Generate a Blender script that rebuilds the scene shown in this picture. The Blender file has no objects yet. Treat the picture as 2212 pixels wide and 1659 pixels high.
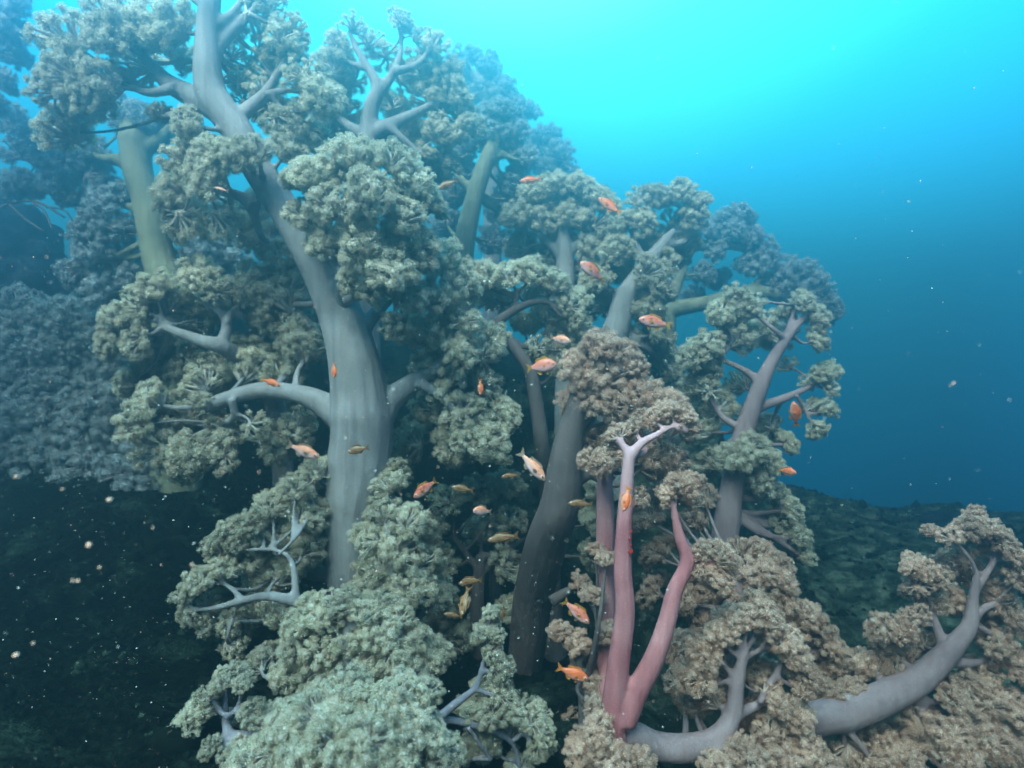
import bpy, math, random
import numpy as np
from mathutils import Vector, Matrix
R = math.radians
sc = bpy.context.scene
C = sc.collection
# ------------------------------------------------------------------ camera
F = 1366.0                      # focal length in the 2212 x 1659 reading frame
cd = bpy.data.cameras.new('camera'); cam = bpy.data.objects.new('camera', cd); C.objects.link(cam)
cd.sensor_width = 36; cd.lens = 36 * F / 2212
cd.clip_start = 0.02; cd.clip_end = 200
cam.location = (0, 0, 0); cam.rotation_euler = (R(90), 0, 0)
cd.dof.use_dof = True; cd.dof.focus_distance = 1.35; cd.dof.aperture_fstop = 4.0
sc.camera = cam
# ------------------------------------------------------------------ open water light (world) and sun
w = bpy.data.worlds.new('World'); sc.world = w; w.use_nodes = True
nt = w.node_tree; nt.nodes.clear()
out = nt.nodes.new('ShaderNodeOutputWorld'); bg = nt.nodes.new('ShaderNodeBackground')
tc = nt.nodes.new('ShaderNodeTexCoord'); dot = nt.nodes.new('ShaderNodeVectorMath'); dot.operation = 'DOT_PRODUCT'
g = Vector((-0.02, 0.62, 0.80)).normalized()
dot.inputs[1].default_value = g
mr = nt.nodes.new('ShaderNodeMapRange'); mr.inputs['From Min'].default_value = -1; mr.inputs['From Max'].default_value = 1
rp = nt.nodes.new('ShaderNodeValToRGB')
stops = [(0.0, (0.0004, 0.002, 0.003)), (0.40, (0.0006, 0.004, 0.005)), (0.50, (0.001, 0.012, 0.025)), (0.60, (0.003, 0.14, 0.46)), (0.72, (0.008, 0.50, 1.35)),
         (0.82, (0.016, 0.80, 1.5)), (0.895, (0.03, 0.90, 1.6)), (0.95, (0.12, 1.5, 1.9)), (1.0, (0.50, 2.6, 2.6))]
el = rp.color_ramp.elements
while len(el) < len(stops): el.new(0.5)
for e, (p, c) in zip(el, stops): e.position = p; e.color = (*c, 1)
nt.links.new(tc.outputs['Generated'], dot.inputs[0]); nt.links.new(dot.outputs['Value'], mr.inputs['Value'])
nt.links.new(mr.outputs['Result'], rp.inputs['Fac']); nt.links.new(rp.outputs['Color'], bg.inputs['Color'])
nt.links.new(bg.outputs['Background'], out.inputs['Surface'])
bg.inputs['Strength'].default_value = 0.60
sd = bpy.data.lights.new('sun', 'SUN'); so = bpy.data.objects.new('sun', sd); C.objects.link(so)
sd.energy = 5.0; sd.angle = R(40); sd.color = (0.77, 1.0, 0.89)
so.rotation_euler = Vector((0.30, 0.74, -0.95)).to_track_quat('-Z', 'Y').to_euler()
sc.view_settings.view_transform = 'Standard'; sc.view_settings.look = 'None'
sc.view_settings.exposure = 1.78; sc.view_settings.gamma = 1; sc.view_settings.use_curve_mapping = False
cy = sc.cycles
cy.max_bounces = 5; cy.diffuse_bounces = 3; cy.glossy_bounces = 1; cy.transmission_bounces = 3; cy.transparent_max_bounces = 6
cy.volume_bounces = 0; cy.use_denoising = True; cy.denoiser = 'OPENIMAGEDENOISE'; cy.sample_clamp_indirect = 3
cy.filter_width = 1.7
# ------------------------------------------------------------------ helpers
rng = np.random.default_rng(11); random.seed(7)
def P(x, y, D): return np.array([(x - 1106) / F * D, D, -(y - 829.5) / F * D])
def sstep(a, b, v):
    t = np.clip((v - a) / (b - a), 0, 1); return t * t * (3 - 2 * t)
_perm = np.random.default_rng(3).random((64, 64))
def vnoise(x, y):
    xi = np.floor(x).astype(int); yi = np.floor(y).astype(int); fx = x - xi; fy = y - yi
    fx = fx * fx * (3 - 2 * fx); fy = fy * fy * (3 - 2 * fy)
    a = _perm[xi % 64, yi % 64]; b = _perm[(xi + 1) % 64, yi % 64]; c = _perm[xi % 64, (yi + 1) % 64]; d = _perm[(xi + 1) % 64, (yi + 1) % 64]
    return (a * (1 - fx) + b * fx) * (1 - fy) + (c * (1 - fx) + d * fx) * fy
def fbm(x, y, o=5):
    s = 0; a = 0.5
    for k in range(o): s = s + a * (vnoise(x * 2 ** k + 7 * k, y * 2 ** k + 3 * k) - 0.5); a *= 0.5
    return s
def terrain(x, y):
    x = np.asarray(x, float); y = np.asarray(y, float)
    z = -0.82 + 0.16 * sstep(1.2, 3.0, y) * sstep(0.2, 1.4, x)
    z = z + 0.24 * sstep(-0.2, -1.3, x) + 0.16 * sstep(1.0, 2.2, y) * sstep(0.1, -1.0, x)
    wall = sstep(2.0, 2.95, y + 0.12 * np.sin(x * 2.3) - 0.4 * sstep(-0.8, -1.3, x)) * sstep(-3.6, -2.2, x) * sstep(1.15, 0.45, x - 0.05 * y)
    z = z + wall * 0.95
    z = z - 0.10 * sstep(1.6, 3.0, x) - 0.55 * sstep(3.7, 6.5, y) * sstep(0.3, 1.5, x) - 1.5 * sstep(3.6, 7.0, y)
    z = z - 0.17 * sstep(0.15, 0.55, x) * sstep(2.2, 1.5, y)
    return z + 0.22 * fbm(x * 1.9 + 20, y * 1.9 + 9) + 0.035 * fbm(x * 14 + 3, y * 14 + 5, 3)
def obj(name, verts, faces, mats, parent=None, fm=None, smooth=True):
    me = bpy.data.meshes.new(name)
    me.from_pydata([tuple(v) for v in verts], [], faces)
    for m in mats: me.materials.append(m)
    if fm is not None: me.polygons.foreach_set('material_index', np.asarray(fm, dtype=np.int32))
    if smooth: me.polygons.foreach_set('use_smooth', np.ones(len(me.polygons), dtype=bool))
    o = bpy.data.objects.new(name, me); C.objects.link(o)
    if parent: o.parent = parent
    return o
def tag(o, label, cat, group=None, kind=None):
    if label: o['label'] = label
    if cat: o['category'] = cat
    if group: o['group'] = group
    if kind: o['kind'] = kind
def unit(v): v = np.asarray(v, float); return v / (np.linalg.norm(v) + 1e-9)
def catmull(pts, rad, n):
    pts = np.asarray(pts, float); rad = np.asarray(rad, float)
    P0 = np.vstack([2 * pts[0] - pts[1], pts, 2 * pts[-1] - pts[-2]]); R0 = np.concatenate([[rad[0]], rad, [rad[-1]]])
    o, r = [], []
    for i in range(1, len(P0) - 2):
        for k in range(n):
            t = k / n
            o.append(0.5 * ((2 * P0[i]) + (-P0[i-1] + P0[i+1]) * t + (2*P0[i-1] - 5*P0[i] + 4*P0[i+1] - P0[i+2]) * t*t + (-P0[i-1] + 3*P0[i] - 3*P0[i+1] + P0[i+2]) * t**3))
            r.append(R0[i] * (1 - t) + R0[i+1] * t)
    o.append(pts[-1]); r.append(rad[-1])
    return np.array(o), np.array(r)
class MB:
    def __init__(s): s.v = []; s.f = []; s.m = []; s.n = 0
    def add(s, v, f, m=0):
        s.v.append(np.asarray(v, float)); s.f += [tuple(i + s.n for i in q) for q in f]; s.m += [m] * len(f); s.n += len(v)
    def tube(s, pts, rad, n=4, sides=8, m=0):
        p, r = catmull(pts, rad, n)
        t = np.gradient(p, axis=0); t /= np.linalg.norm(t, axis=1)[:, None] + 1e-9
        up = np.array([0.3, 0.9, 0.2]) if abs(t[0][1]) < 0.8 else np.array([1.0, 0, 0])
        vs = []; a = np.linspace(0, 2 * np.pi, sides, endpoint=False)
        for i in range(len(p)):
            u = unit(np.cross(t[i], up)); w_ = np.cross(u, t[i]); up = w_
            vs.append(p[i] + r[i] * (np.cos(a)[:, None] * u + np.sin(a)[:, None] * w_))
        vs = np.vstack(vs); fs = []
        for i in range(len(p) - 1):
            for j in range(sides):
                k = (j + 1) % sides
                fs.append((i * sides + j, i * sides + k, (i + 1) * sides + k, (i + 1) * sides + j))
        fs.append(tuple(range(sides))[::-1]); fs.append(tuple(range((len(p) - 1) * sides, len(p) * sides)))
        s.add(vs, fs, m)
    def build(s, name, mats, parent=None, smooth=True):
        return obj(name, np.vstack(s.v), s.f, mats, parent, s.m, smooth)
def ico(sub):
    t = (1 + 5 ** .5) / 2
    v = [(-1,t,0),(1,t,0),(-1,-t,0),(1,-t,0),(0,-1,t),(0,1,t),(0,-1,-t),(0,1,-t),(t,0,-1),(t,0,1),(-t,0,-1),(-t,0,1)]
    v = [unit(a) for a in v]
    f = [(0,11,5),(0,5,1),(0,1,7),(0,7,10),(0,10,11),(1,5,9),(5,11,4),(11,10,2),(10,7,6),(7,1,8),(3,9,4),(3,4,2),(3,2,6),(3,6,8),(3,8,9),(4,9,5),(2,4,11),(6,2,10),(8,6,7),(9,8,1)]
    for _ in range(sub):
        c = {}; nf = []
        def mid(a, b):
            k = (min(a, b), max(a, b))
            if k not in c: v.append(unit(v[a] + v[b])); c[k] = len(v) - 1
            return c[k]
        for a, b, d in f:
            x, y, z = mid(a, b), mid(b, d), mid(d, a); nf += [(a, x, z), (b, y, x), (d, z, y), (x, y, z)]
        f = nf
    return np.array(v), f
# ------------------------------------------------------------------ materials
def mat(name):
    m = bpy.data.materials.new(name); m.use_nodes = True; n = m.node_tree; n.nodes.clear()
    return m, n, n.nodes.new('ShaderNodeOutputMaterial')
def ramp(n, stops):
    r = n.nodes.new('ShaderNodeValToRGB'); e = r.color_ramp.elements
    while len(e) < len(stops): e.new(0.5)
    for q, (p, c) in zip(e, stops): q.position = p; q.color = (*c, 1)
    return r
def noise(n, scale, vec=None, detail=3):
    t = n.nodes.new('ShaderNodeTexNoise'); t.inputs['Scale'].default_value = scale; t.inputs['Detail'].default_value = detail
    if vec is not None: n.links.new(vec, t.inputs['Vector'])
    return t
def polyp_mat(name, a, b, trans=0.35):
    m, n, o = mat(name)
    geo = n.nodes.new('ShaderNodeNewGeometry')
    t = noise(n, 26, geo.outputs['Position'], 3); r = ramp(n, [(0.36, a), (0.64, b)])
    oi = n.nodes.new('ShaderNodeObjectInfo'); hs = n.nodes.new('ShaderNodeHueSaturation')
    mr = n.nodes.new('ShaderNodeMapRange'); mr.inputs['To Min'].default_value = 0.85; mr.inputs['To Max'].default_value = 1.15
    n.links.new(oi.outputs['Random'], mr.inputs['Value']); n.links.new(mr.outputs['Result'], hs.inputs['Value'])
    n.links.new(t.outputs['Fac'], r.inputs['Fac']); n.links.new(r.outputs['Color'], hs.inputs['Color'])
    d = n.nodes.new('ShaderNodeBsdfDiffuse'); tr = n.nodes.new('ShaderNodeBsdfTranslucent'); mx = n.nodes.new('ShaderNodeMixShader')
    mx.inputs[0].default_value = trans
    n.links.new(hs.outputs['Color'], d.inputs['Color']); n.links.new(hs.outputs['Color'], tr.inputs['Color'])
    n.links.new(d.outputs[0], mx.inputs[1]); n.links.new(tr.outputs[0], mx.inputs[2]); n.links.new(mx.outputs[0], o.inputs['Surface'])
    return m
def stem_mat(name, a, b, rough=0.8, rib=(75, 75, 4), top=None):
    m, n, o = mat(name)
    geo = n.nodes.new('ShaderNodeNewGeometry'); mp = n.nodes.new('ShaderNodeMapping'); mp.inputs['Scale'].default_value = rib
    n.links.new(geo.outputs['Position'], mp.inputs['Vector'])
    t1 = noise(n, 9, geo.outputs['Position'], 6); t2 = noise(n, 1.0, mp.outputs['Vector'], 3)
    v = n.nodes.new('ShaderNodeTexVoronoi'); v.inputs['Scale'].default_value = 190; n.links.new(geo.outputs['Position'], v.inputs['Vector'])
    r = ramp(n, [(0.35, a), (0.66, b)]); n.links.new(t1.outputs['Fac'], r.inputs['Fac'])
    r2 = ramp(n, [(0.3, (0.62, 0.62, 0.66)), (0.62, (1.08, 1.08, 1.08))]); n.links.new(t2.outputs['Fac'], r2.inputs['Fac'])
    r3 = ramp(n, [(0.10, (1.7, 1.7, 1.7)), (0.24, (0.85, 0.85, 0.85))]); n.links.new(v.outputs['Distance'], r3.inputs['Fac'])
    m1 = n.nodes.new('ShaderNodeMixRGB'); m1.blend_type = 'MULTIPLY'; m1.inputs[0].default_value = 0.55
    m2 = n.nodes.new('ShaderNodeMixRGB'); m2.blend_type = 'MULTIPLY'; m2.inputs[0].default_value = 0.85
    n.links.new(r.outputs['Color'], m1.inputs[1]); n.links.new(r2.outputs['Color'], m1.inputs[2])
    n.links.new(m1.outputs[0], m2.inputs[1]); n.links.new(r3.outputs['Color'], m2.inputs[2])
    if top:
        sz = n.nodes.new('ShaderNodeSeparateXYZ'); n.links.new(geo.outputs['Position'], sz.inputs[0]); mz = n.nodes.new('ShaderNodeMapRange'); mz.inputs['From Min'].default_value = top[0]; mz.inputs['From Max'].default_value = top[1]
        n.links.new(sz.outputs['Z'], mz.inputs['Value']); m3 = n.nodes.new('ShaderNodeMixRGB'); n.links.new(mz.outputs['Result'], m3.inputs[0]); n.links.new(m2.outputs[0], m3.inputs[1]); m3.inputs[2].default_value = (*top[2], 1); m2 = m3
    p = n.nodes.new('ShaderNodeBsdfPrincipled'); p.inputs['Roughness'].default_value = rough
    p.inputs['Specular IOR Level'].default_value = 0.15
    n.links.new(m2.outputs[0], p.inputs['Base Color'])
    b = n.nodes.new('ShaderNodeBump'); b.inputs['Strength'].default_value = 0.35; b.inputs['Distance'].default_value = 0.006
    n.links.new(t2.outputs['Fac'], b.inputs['Height']); n.links.new(b.outputs['Normal'], p.inputs['Normal'])
    n.links.new(p.outputs[0], o.inputs['Surface'])
    return m
M = {}
M['polyp_olive'] = polyp_mat('polyp_olive', (0.74, 0.75, 0.62), (0.95, 0.96, 0.86), 0.5)
M['polyp_torch_tan'] = polyp_mat('polyp_torch_tan', (0.82, 0.62, 0.52), (0.97, 0.84, 0.76), 0.5)  # warm torch light painted into the colours of the tan set
M['polyp_haze_blue'] = polyp_mat('polyp_haze_blue', (0.42, 0.56, 0.62), (0.62, 0.80, 0.88), 0.5)  # distance haze and blue water light painted into the blue set
M['core_olive'] = polyp_mat('core_olive', (0.50, 0.48, 0.46), (0.70, 0.68, 0.66), 0.3)
M['core_torch_tan'] = polyp_mat('core_torch_tan', (0.55, 0.42, 0.38), (0.78, 0.62, 0.56), 0.3)
M['core_haze_blue'] = polyp_mat('core_haze_blue', (0.45, 0.46, 0.52), (0.64, 0.65, 0.72), 0.3)
M['stem_grey'] = stem_mat('stem_grey', (0.23, 0.24, 0.265), (0.37, 0.38, 0.42))
M['stem_shade_tone'] = stem_mat('stem_shade_tone', (0.10, 0.085, 0.09), (0.18, 0.15, 0.16))  # darker stem copy, shade under the crowns painted into its colour
M['stem_olive'] = stem_mat('stem_olive', (0.20, 0.23, 0.17), (0.33, 0.36, 0.27))
M['stem_pale'] = stem_mat('stem_pale', (0.22, 0.23, 0.30), (0.34, 0.35, 0.44))
M['stem_pink'] = stem_mat('stem_pink', (0.44, 0.15, 0.18), (0.68, 0.33, 0.37), top=(-0.26, -0.13, (0.58, 0.38, 0.44)))
M['stem_rose'] = stem_mat('stem_rose', (0.26, 0.19, 0.22), (0.40, 0.31, 0.35))
m, n, o = mat('reef'); M['reef'] = m
geo = n.nodes.new('ShaderNodeNewGeometry')
mp = n.nodes.new('ShaderNodeMapping'); mp.inputs['Scale'].default_value = (1.0, 1.0, 1.0); n.links.new(geo.outputs['Position'], mp.inputs['Vector'])
t1 = noise(n, 7, mp.outputs['Vector'], 6); t2 = noise(n, 60, mp.outputs['Vector'], 3)
r1 = ramp(n, [(0.36, (0.003, 0.004, 0.003)), (0.54, (0.006, 0.009, 0.007)), (0.68, (0.02, 0.034, 0.025)), (0.8, (0.10, 0.13, 0.09))]); n.links.new(t1.outputs['Fac'], r1.inputs['Fac'])
r2 = ramp(n, [(0.35, (0.3, 0.3, 0.3)), (0.7, (1.4, 1.4, 1.4))]); n.links.new(t2.outputs['Fac'], r2.inputs['Fac'])
mm = n.nodes.new('ShaderNodeMixRGB'); mm.blend_type = 'MULTIPLY'; mm.inputs[0].default_value = 1
n.links.new(r1.outputs['Color'], mm.inputs[1]); n.links.new(r2.outputs['Color'], mm.inputs[2])
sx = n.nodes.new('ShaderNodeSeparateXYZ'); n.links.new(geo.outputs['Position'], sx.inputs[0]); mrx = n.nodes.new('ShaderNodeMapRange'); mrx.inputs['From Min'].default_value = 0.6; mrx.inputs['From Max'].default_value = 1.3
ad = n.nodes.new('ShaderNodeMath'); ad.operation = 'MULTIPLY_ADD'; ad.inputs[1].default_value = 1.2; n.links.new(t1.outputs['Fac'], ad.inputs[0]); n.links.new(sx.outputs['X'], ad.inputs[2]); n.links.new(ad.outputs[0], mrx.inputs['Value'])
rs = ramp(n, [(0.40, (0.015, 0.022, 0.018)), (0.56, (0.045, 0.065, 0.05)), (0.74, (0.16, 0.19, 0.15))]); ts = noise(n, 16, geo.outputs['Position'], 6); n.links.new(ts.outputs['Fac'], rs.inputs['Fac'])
ms_ = n.nodes.new('ShaderNodeMixRGB'); n.links.new(mrx.outputs['Result'], ms_.inputs[0]); n.links.new(mm.outputs[0], ms_.inputs[1]); n.links.new(rs.outputs['Color'], ms_.inputs[2]); mm = ms_  # same ground: shade painted in by position, darker left and paler right
d = n.nodes.new('ShaderNodeBsdfDiffuse'); b = n.nodes.new('ShaderNodeBump'); b.inputs['Strength'].default_value = 0.9; b.inputs['Distance'].default_value = 0.02
n.links.new(t2.outputs['Fac'], b.inputs['Height']); n.links.new(b.outputs['Normal'], d.inputs['Normal'])
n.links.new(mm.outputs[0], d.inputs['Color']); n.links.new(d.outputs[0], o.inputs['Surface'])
def simple(name, col, rough=0.5, spec=0.3):
    m, n, o = mat(name); p = n.nodes.new('ShaderNodeBsdfPrincipled'); g_ = n.nodes.new('ShaderNodeNewGeometry')
    t = noise(n, 40, g_.outputs['Position'], 2); a = tuple(c * 0.75 for c in col); r = ramp(n, [(0.3, a), (0.7, col)])
    n.links.new(t.outputs['Fac'], r.inputs['Fac']); n.links.new(r.outputs['Color'], p.inputs['Base Color'])
    p.inputs['Roughness'].default_value = rough; p.inputs['Specular IOR Level'].default_value = spec
    n.links.new(p.outputs[0], o.inputs['Surface']); return m
# ------------------------------------------------------------------ reef
xs = np.unique(np.concatenate([np.linspace(-5, -3, 24), np.linspace(-3, 3.5, 330), np.linspace(3.5, 5, 16)]))
ys = np.unique(np.concatenate([np.linspace(-0.8, 0.6, 14), np.linspace(0.6, 4.6, 260), np.linspace(4.6, 7.4, 26)]))
X, Y = np.meshgrid(xs, ys); Z = terrain(X, Y); nx = len(xs)
V = np.stack([X.ravel(), Y.ravel(), Z.ravel()], 1)
I = (np.arange(len(ys) - 1)[:, None] * nx + np.arange(nx - 1)[None]).ravel()
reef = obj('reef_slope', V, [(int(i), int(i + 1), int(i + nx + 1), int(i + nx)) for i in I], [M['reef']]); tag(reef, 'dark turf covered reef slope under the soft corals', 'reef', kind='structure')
# ------------------------------------------------------------------ polyp cluster prototypes
def fib(n, zmin=-1.0):
    i = np.arange(n) + 0.5; z = 1 - (1 - zmin) * i / n; ph = i * 2.39996
    r = np.sqrt(np.clip(1 - z * z, 0, 1)); return np.stack([r * np.cos(ph), r * np.sin(ph), z], 1)
sv, sf = ico(2); sv1, sf1 = ico(1)
def knob(rg, npol=46, nt=8):
    """floret: a small core of tissue set with long curled polyps"""
    ph = rg.random(3) * 6
    lump = lambda v: 1 + 0.20 * np.sin(v[:, 0] * 4 + ph[0]) * np.sin(v[:, 1] * 4 + ph[1]) + 0.12 * np.sin(v[:, 2] * 6 + ph[2])
    mb = MB(); mb.add(sv1 * (0.50 * lump(sv1))[:, None], sf1, 1)
    d = fib(npol, -0.8) + rg.normal(0, 0.13, (npol, 3)); d /= np.linalg.norm(d, axis=1)[:, None]
    Lr = 0.72 * lump(d) * rg.uniform(0.85, 1.12, npol)
    vs = []; fs = []; ms = []; k = 0
    for i in range(npol):
        brown = rg.random() < 0.10
        n_ = d[i]; u = unit(np.cross(n_, [0.31, 0.2, 0.9])); w_ = np.cross(n_, u)
        base = n_ * Lr[i]; nn = unit(n_ + rg.normal(0, 0.35, 3)); s = rg.uniform(0.75, 1.15); a0 = rg.random() * 6
        for q in range(2):
            t = np.cos(q * 1.57) * u + np.sin(q * 1.57) * w_
            vs += [n_ * 0.4 - t * .035, n_ * 0.4 + t * .035, base + t * .045, base - t * .045]; fs.append((k, k + 1, k + 2, k + 3)); k += 4; ms.append(0)
        for j in range(nt):
            a = a0 + j * 6.2832 / nt + rg.normal(0, 0.2); t = np.cos(a) * u + np.sin(a) * w_; b_ = np.cross(nn, t)
            wd = 0.022 * s; up = rg.uniform(0.75, 1.25)
            p0 = base + t * 0.02; p1 = base + (nn * 0.17 * up + t * 0.10) * s; p2 = base + (nn * 0.27 * up + t * 0.18) * s; p3 = base + (nn * 0.17 * up + t * 0.27) * s
            vs += [p0 - b_ * wd, p0 + b_ * wd, p1 - b_ * wd * 1.25, p1 + b_ * wd * 1.25, p2 - b_ * wd * 1.1, p2 + b_ * wd * 1.1, p3]
            fs += [(k, k + 1, k + 3, k + 2), (k + 2, k + 3, k + 5, k + 4), (k + 4, k + 5, k + 6)]; k += 7
            ms += [3, 3, 3] if brown else [3, 0, 0]
    mb.add(np.array(vs), fs, 0); mb.m[-len(ms):] = ms
    return np.vstack(mb.v), np.array([list(f) + [-1] * (4 - len(f)) for f in mb.f]), np.array(mb.m)
KN = [knob(np.random.default_rng(50 + i)) for i in range(6)]
def rotm(z, spin):
    z = unit(z); u = unit(np.cross([0.2, 0.9, 0.35], z)); v = np.cross(z, u); c, s = math.cos(spin), math.sin(spin)
    return np.stack([c * u + s * v, -s * u + c * v, z], 1)
PROTO = {}
def lobe_proto(i, pal, sparse=False):
    key = (i, pal, sparse)
    if key in PROTO: return PROTO[key]
    rg = np.random.default_rng(200 + i * 7 + (1000 * int(sparse)))
    nk = 18 if sparse == 1 else 30 if sparse == 2 else 50
    d = fib(nk, -0.45) + rg.normal(0, 0.13, (nk, 3)); d /= np.linalg.norm(d, axis=1)[:, None]
    vs = []; fs = []; ms = []; n0 = 0
    tw = MB()
    for q in range(nk):
        rr = rg.uniform(0.62, 1.02) * (0.85 if d[q][2] < 0 else 1); kr = rg.uniform(0.13, 0.27)
        c = d[q] * rr
        v, f, m_ = KN[rg.integers(len(KN))]
        v = (v * kr * np.array([1, 1, 0.9])) @ rotm(d[q], rg.random() * 6).T + c
        vs.append(v); ff = f.copy(); ff[ff >= 0] += n0; fs.append(ff); ms.append(m_); n0 += len(v)
        b = np.array([0, 0, -0.55]); mid = b * 0.35 + d[q] * 0.35 + rg.normal(0, 0.05, 3)
        tw.tube([b, mid, c], [0.085, 0.06, 0.04], 3, 6, 2)
    vt = np.vstack(tw.v); ft = np.array([list(f)[:4] + [-1] * (4 - min(4, len(f))) for f in tw.f]); ft[ft >= 0] += n0
    vs.append(vt); fs.append(ft); ms.append(np.full(len(ft), 2)); V = np.vstack(vs); Fm = np.vstack(fs); Mi = np.concatenate(ms)
    me = bpy.data.meshes.new('polyp_cluster')
    faces = [tuple(int(x) for x in r if x >= 0) for r in Fm]
    me.from_pydata(V.tolist(), [], faces)
    for k in PAL[pal]: me.materials.append(M[k])
    me.polygons.foreach_set('material_index', Mi.astype(np.int32)); me.polygons.foreach_set('use_smooth', np.isin(Mi, (1, 2))); me.update()
    PROTO[key] = me; return me
M['brown_a'] = polyp_mat('polyp_centre_olive', (0.38, 0.33, 0.24), (0.62, 0.56, 0.44), 0.5)
M['brown_b'] = polyp_mat('polyp_centre_torch_tan', (0.46, 0.24, 0.18), (0.68, 0.43, 0.34), 0.45)
M['brown_c'] = polyp_mat('polyp_centre_haze_blue', (0.28, 0.28, 0.32), (0.46, 0.46, 0.52), 0.45)
PAL = {'olive': ('polyp_olive', 'core_olive', 'core_olive', 'brown_a'), 'tan': ('polyp_torch_tan', 'core_torch_tan', 'core_torch_tan', 'brown_b'), 'blue': ('polyp_haze_blue', 'core_haze_blue', 'core_haze_blue', 'brown_c'),
       }
LR = 0.072                                   # usual radius of one polyp cluster, metres
def colony(name, label, D, pal, stem, trunk, branches, blobs, fill=2, group='soft corals on the reef slope', twigstem=None, up=0.45, lr=LR, push=0.035):
    """trunk and branches: (x, y, half width px[, extra depth]); blobs: (x, y, radius px[, extra depth[, 's' sparse]])"""
    rg = np.random.default_rng(abs(int(D * 1000)) + len(label) * 31 + int(blobs[0][0]))
    def pt(q, e=0): dd = D + e + (q[3] if len(q) > 3 else 0); return P(q[0], q[1], dd), q[2] * dd / F
    tp = [pt(q) for q in trunk]
    p0, r0 = tp[0]; gz = float(terrain(p0[0], p0[1]))
    if p0[2] > gz:
        base = np.array([p0[0] + 0.02, p0[1] + 0.02, gz - 0.03]); mid = (p0 * 0.45 + base * 0.55) + np.array([0.0, 0.02, 0])
        tp = [(base, r0 * 1.45), (mid, r0 * 1.1)] + tp
    root = bpy.data.objects.new(name, None); C.objects.link(root); org = tp[0][0].copy(); root.location = org; root.empty_display_size = 0.1
    tag(root, label, 'soft coral', group)
    mb = MB(); mb.tube([p for p, r in tp], [r for p, r in tp], 6, 14)
    sk = [catmull([p for p, r in tp], [r for p, r in tp], 5)]
    sk[0] = (sk[0][0][len(sk[0][0]) // 3:], sk[0][1][len(sk[0][1]) // 3:])
    for br in branches:
        bp = [pt(q, push * min(1, i_ / 2)) for i_, q in enumerate(br)]; mb.tube([p for p, r in bp], [r for p, r in bp], 6, 12)
        sk.append(catmull([p for p, r in bp], [r for p, r in bp], 5))
    sp = np.vstack([s[0] for s in sk]); sr = np.concatenate([s[1] for s in sk])
    blobs = list(blobs)
    for br in branches:
        q = br[-1]
        if q[1] < 1640 and len(br) > 2: blobs.append((q[0], q[1] - 8, min(30, 0.040 * F / D), (q[3] if len(q) > 3 else 0) + 0.01, 's') if rg.random() < 0.4 else (q[0], q[1] - 8, min(28, 0.038 * F / D), (q[3] if len(q) > 3 else 0) + push + 0.005))
    first, more = [], []
    for bl in blobs:
        dd = D + (bl[3] if len(bl) > 3 else 0); sparse = len(bl) > 4
        c = P(bl[0], bl[1], dd); Rb = bl[2] * dd / F
        if Rb < 1.35 * lr:
            first.append((c, Rb * 1.04, sparse, 0))
            for k in range(0 if sparse else fill):
                more.append((c + rg.normal(0, 0.4, 3) * Rb * np.array([1, 0, 0.8]) + np.array([0, rg.uniform(0.5, 1.6) * Rb, 0]), Rb * rg.uniform(0.75, 1.0), False, 1))
        else:
            nl = int(2.6 * (Rb / lr) ** 2); ds = fib(nl) + rg.normal(0, 0.15, (nl, 3))
            for q in ds:
                q = unit(q); (first if q[1] < 0.2 else more).append((c + q * (Rb - lr * 0.75) * rg.uniform(0.8, 1.05), lr * rg.uniform(0.8, 1.25), False, 0 if q[1] < 0.2 else 1))
    rg.shuffle(more); ls = (first + list(more))[:100]
    for c_, r_, sp_, li in ls:
        c_ = np.asarray(c_, float); li = int(li); r_ = float(r_)
        dist = np.linalg.norm(sp - c_, axis=1) * rg.uniform(0.8, 1.2, len(sp)) + np.maximum(0, sp[:, 2] - c_[2]) * 0.6; j = int(np.argmin(dist)); a = sp[j]
        toc = unit(-c_)
        dr = unit(0.75 * unit(c_ - a) + up * np.array([0, 0, 1]) + 0.25 * toc + rg.normal(0, 0.18, 3))
        o = bpy.data.objects.new('polyp_cluster', lobe_proto(int(rg.integers(7)), pal, 1 if sp_ else 2 if rg.random() < 0.25 else 0)); C.objects.link(o); o.parent = root
        o.location = c_ - org; s = r_
        o.rotation_mode = 'QUATERNION'; o.rotation_quaternion = Matrix(rotm(dr, rg.random() * 6).tolist()).to_quaternion()
        o.scale = (s * rg.uniform(0.95, 1.15), s * rg.uniform(0.95, 1.15), s * rg.uniform(0.8, 1.0))
        if li and rg.random() < 0.6: continue
        e = c_ - dr * r_ * 0.15; L = np.linalg.norm(e - a)
        m_ = a * 0.5 + e * 0.5 + np.array([0, 0, -0.06 * L]) + rg.normal(0, 0.06, 3) * L
        rr = max(0.006, min(sr[j] * 0.7, 0.007 + 0.03 * L))
        mb.tube([a, m_, e], [rr, max(0.0055, rr * 0.75), max(0.005, rr * 0.55)], 5, 8)
    mb.v = [v - org for v in mb.v]
    t = mb.build('trunk', [M[stem]], root)
    rm = t.modifiers.new('remesh', 'REMESH'); rm.mode = 'VOXEL'; rm.voxel_size = 0.0045 if D < 2 else 0.007; rm.use_smooth_shade = True
    sm = t.modifiers.new('smooth', 'SMOOTH'); sm.iterations = 6; sm.factor = 0.5
    return root
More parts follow.
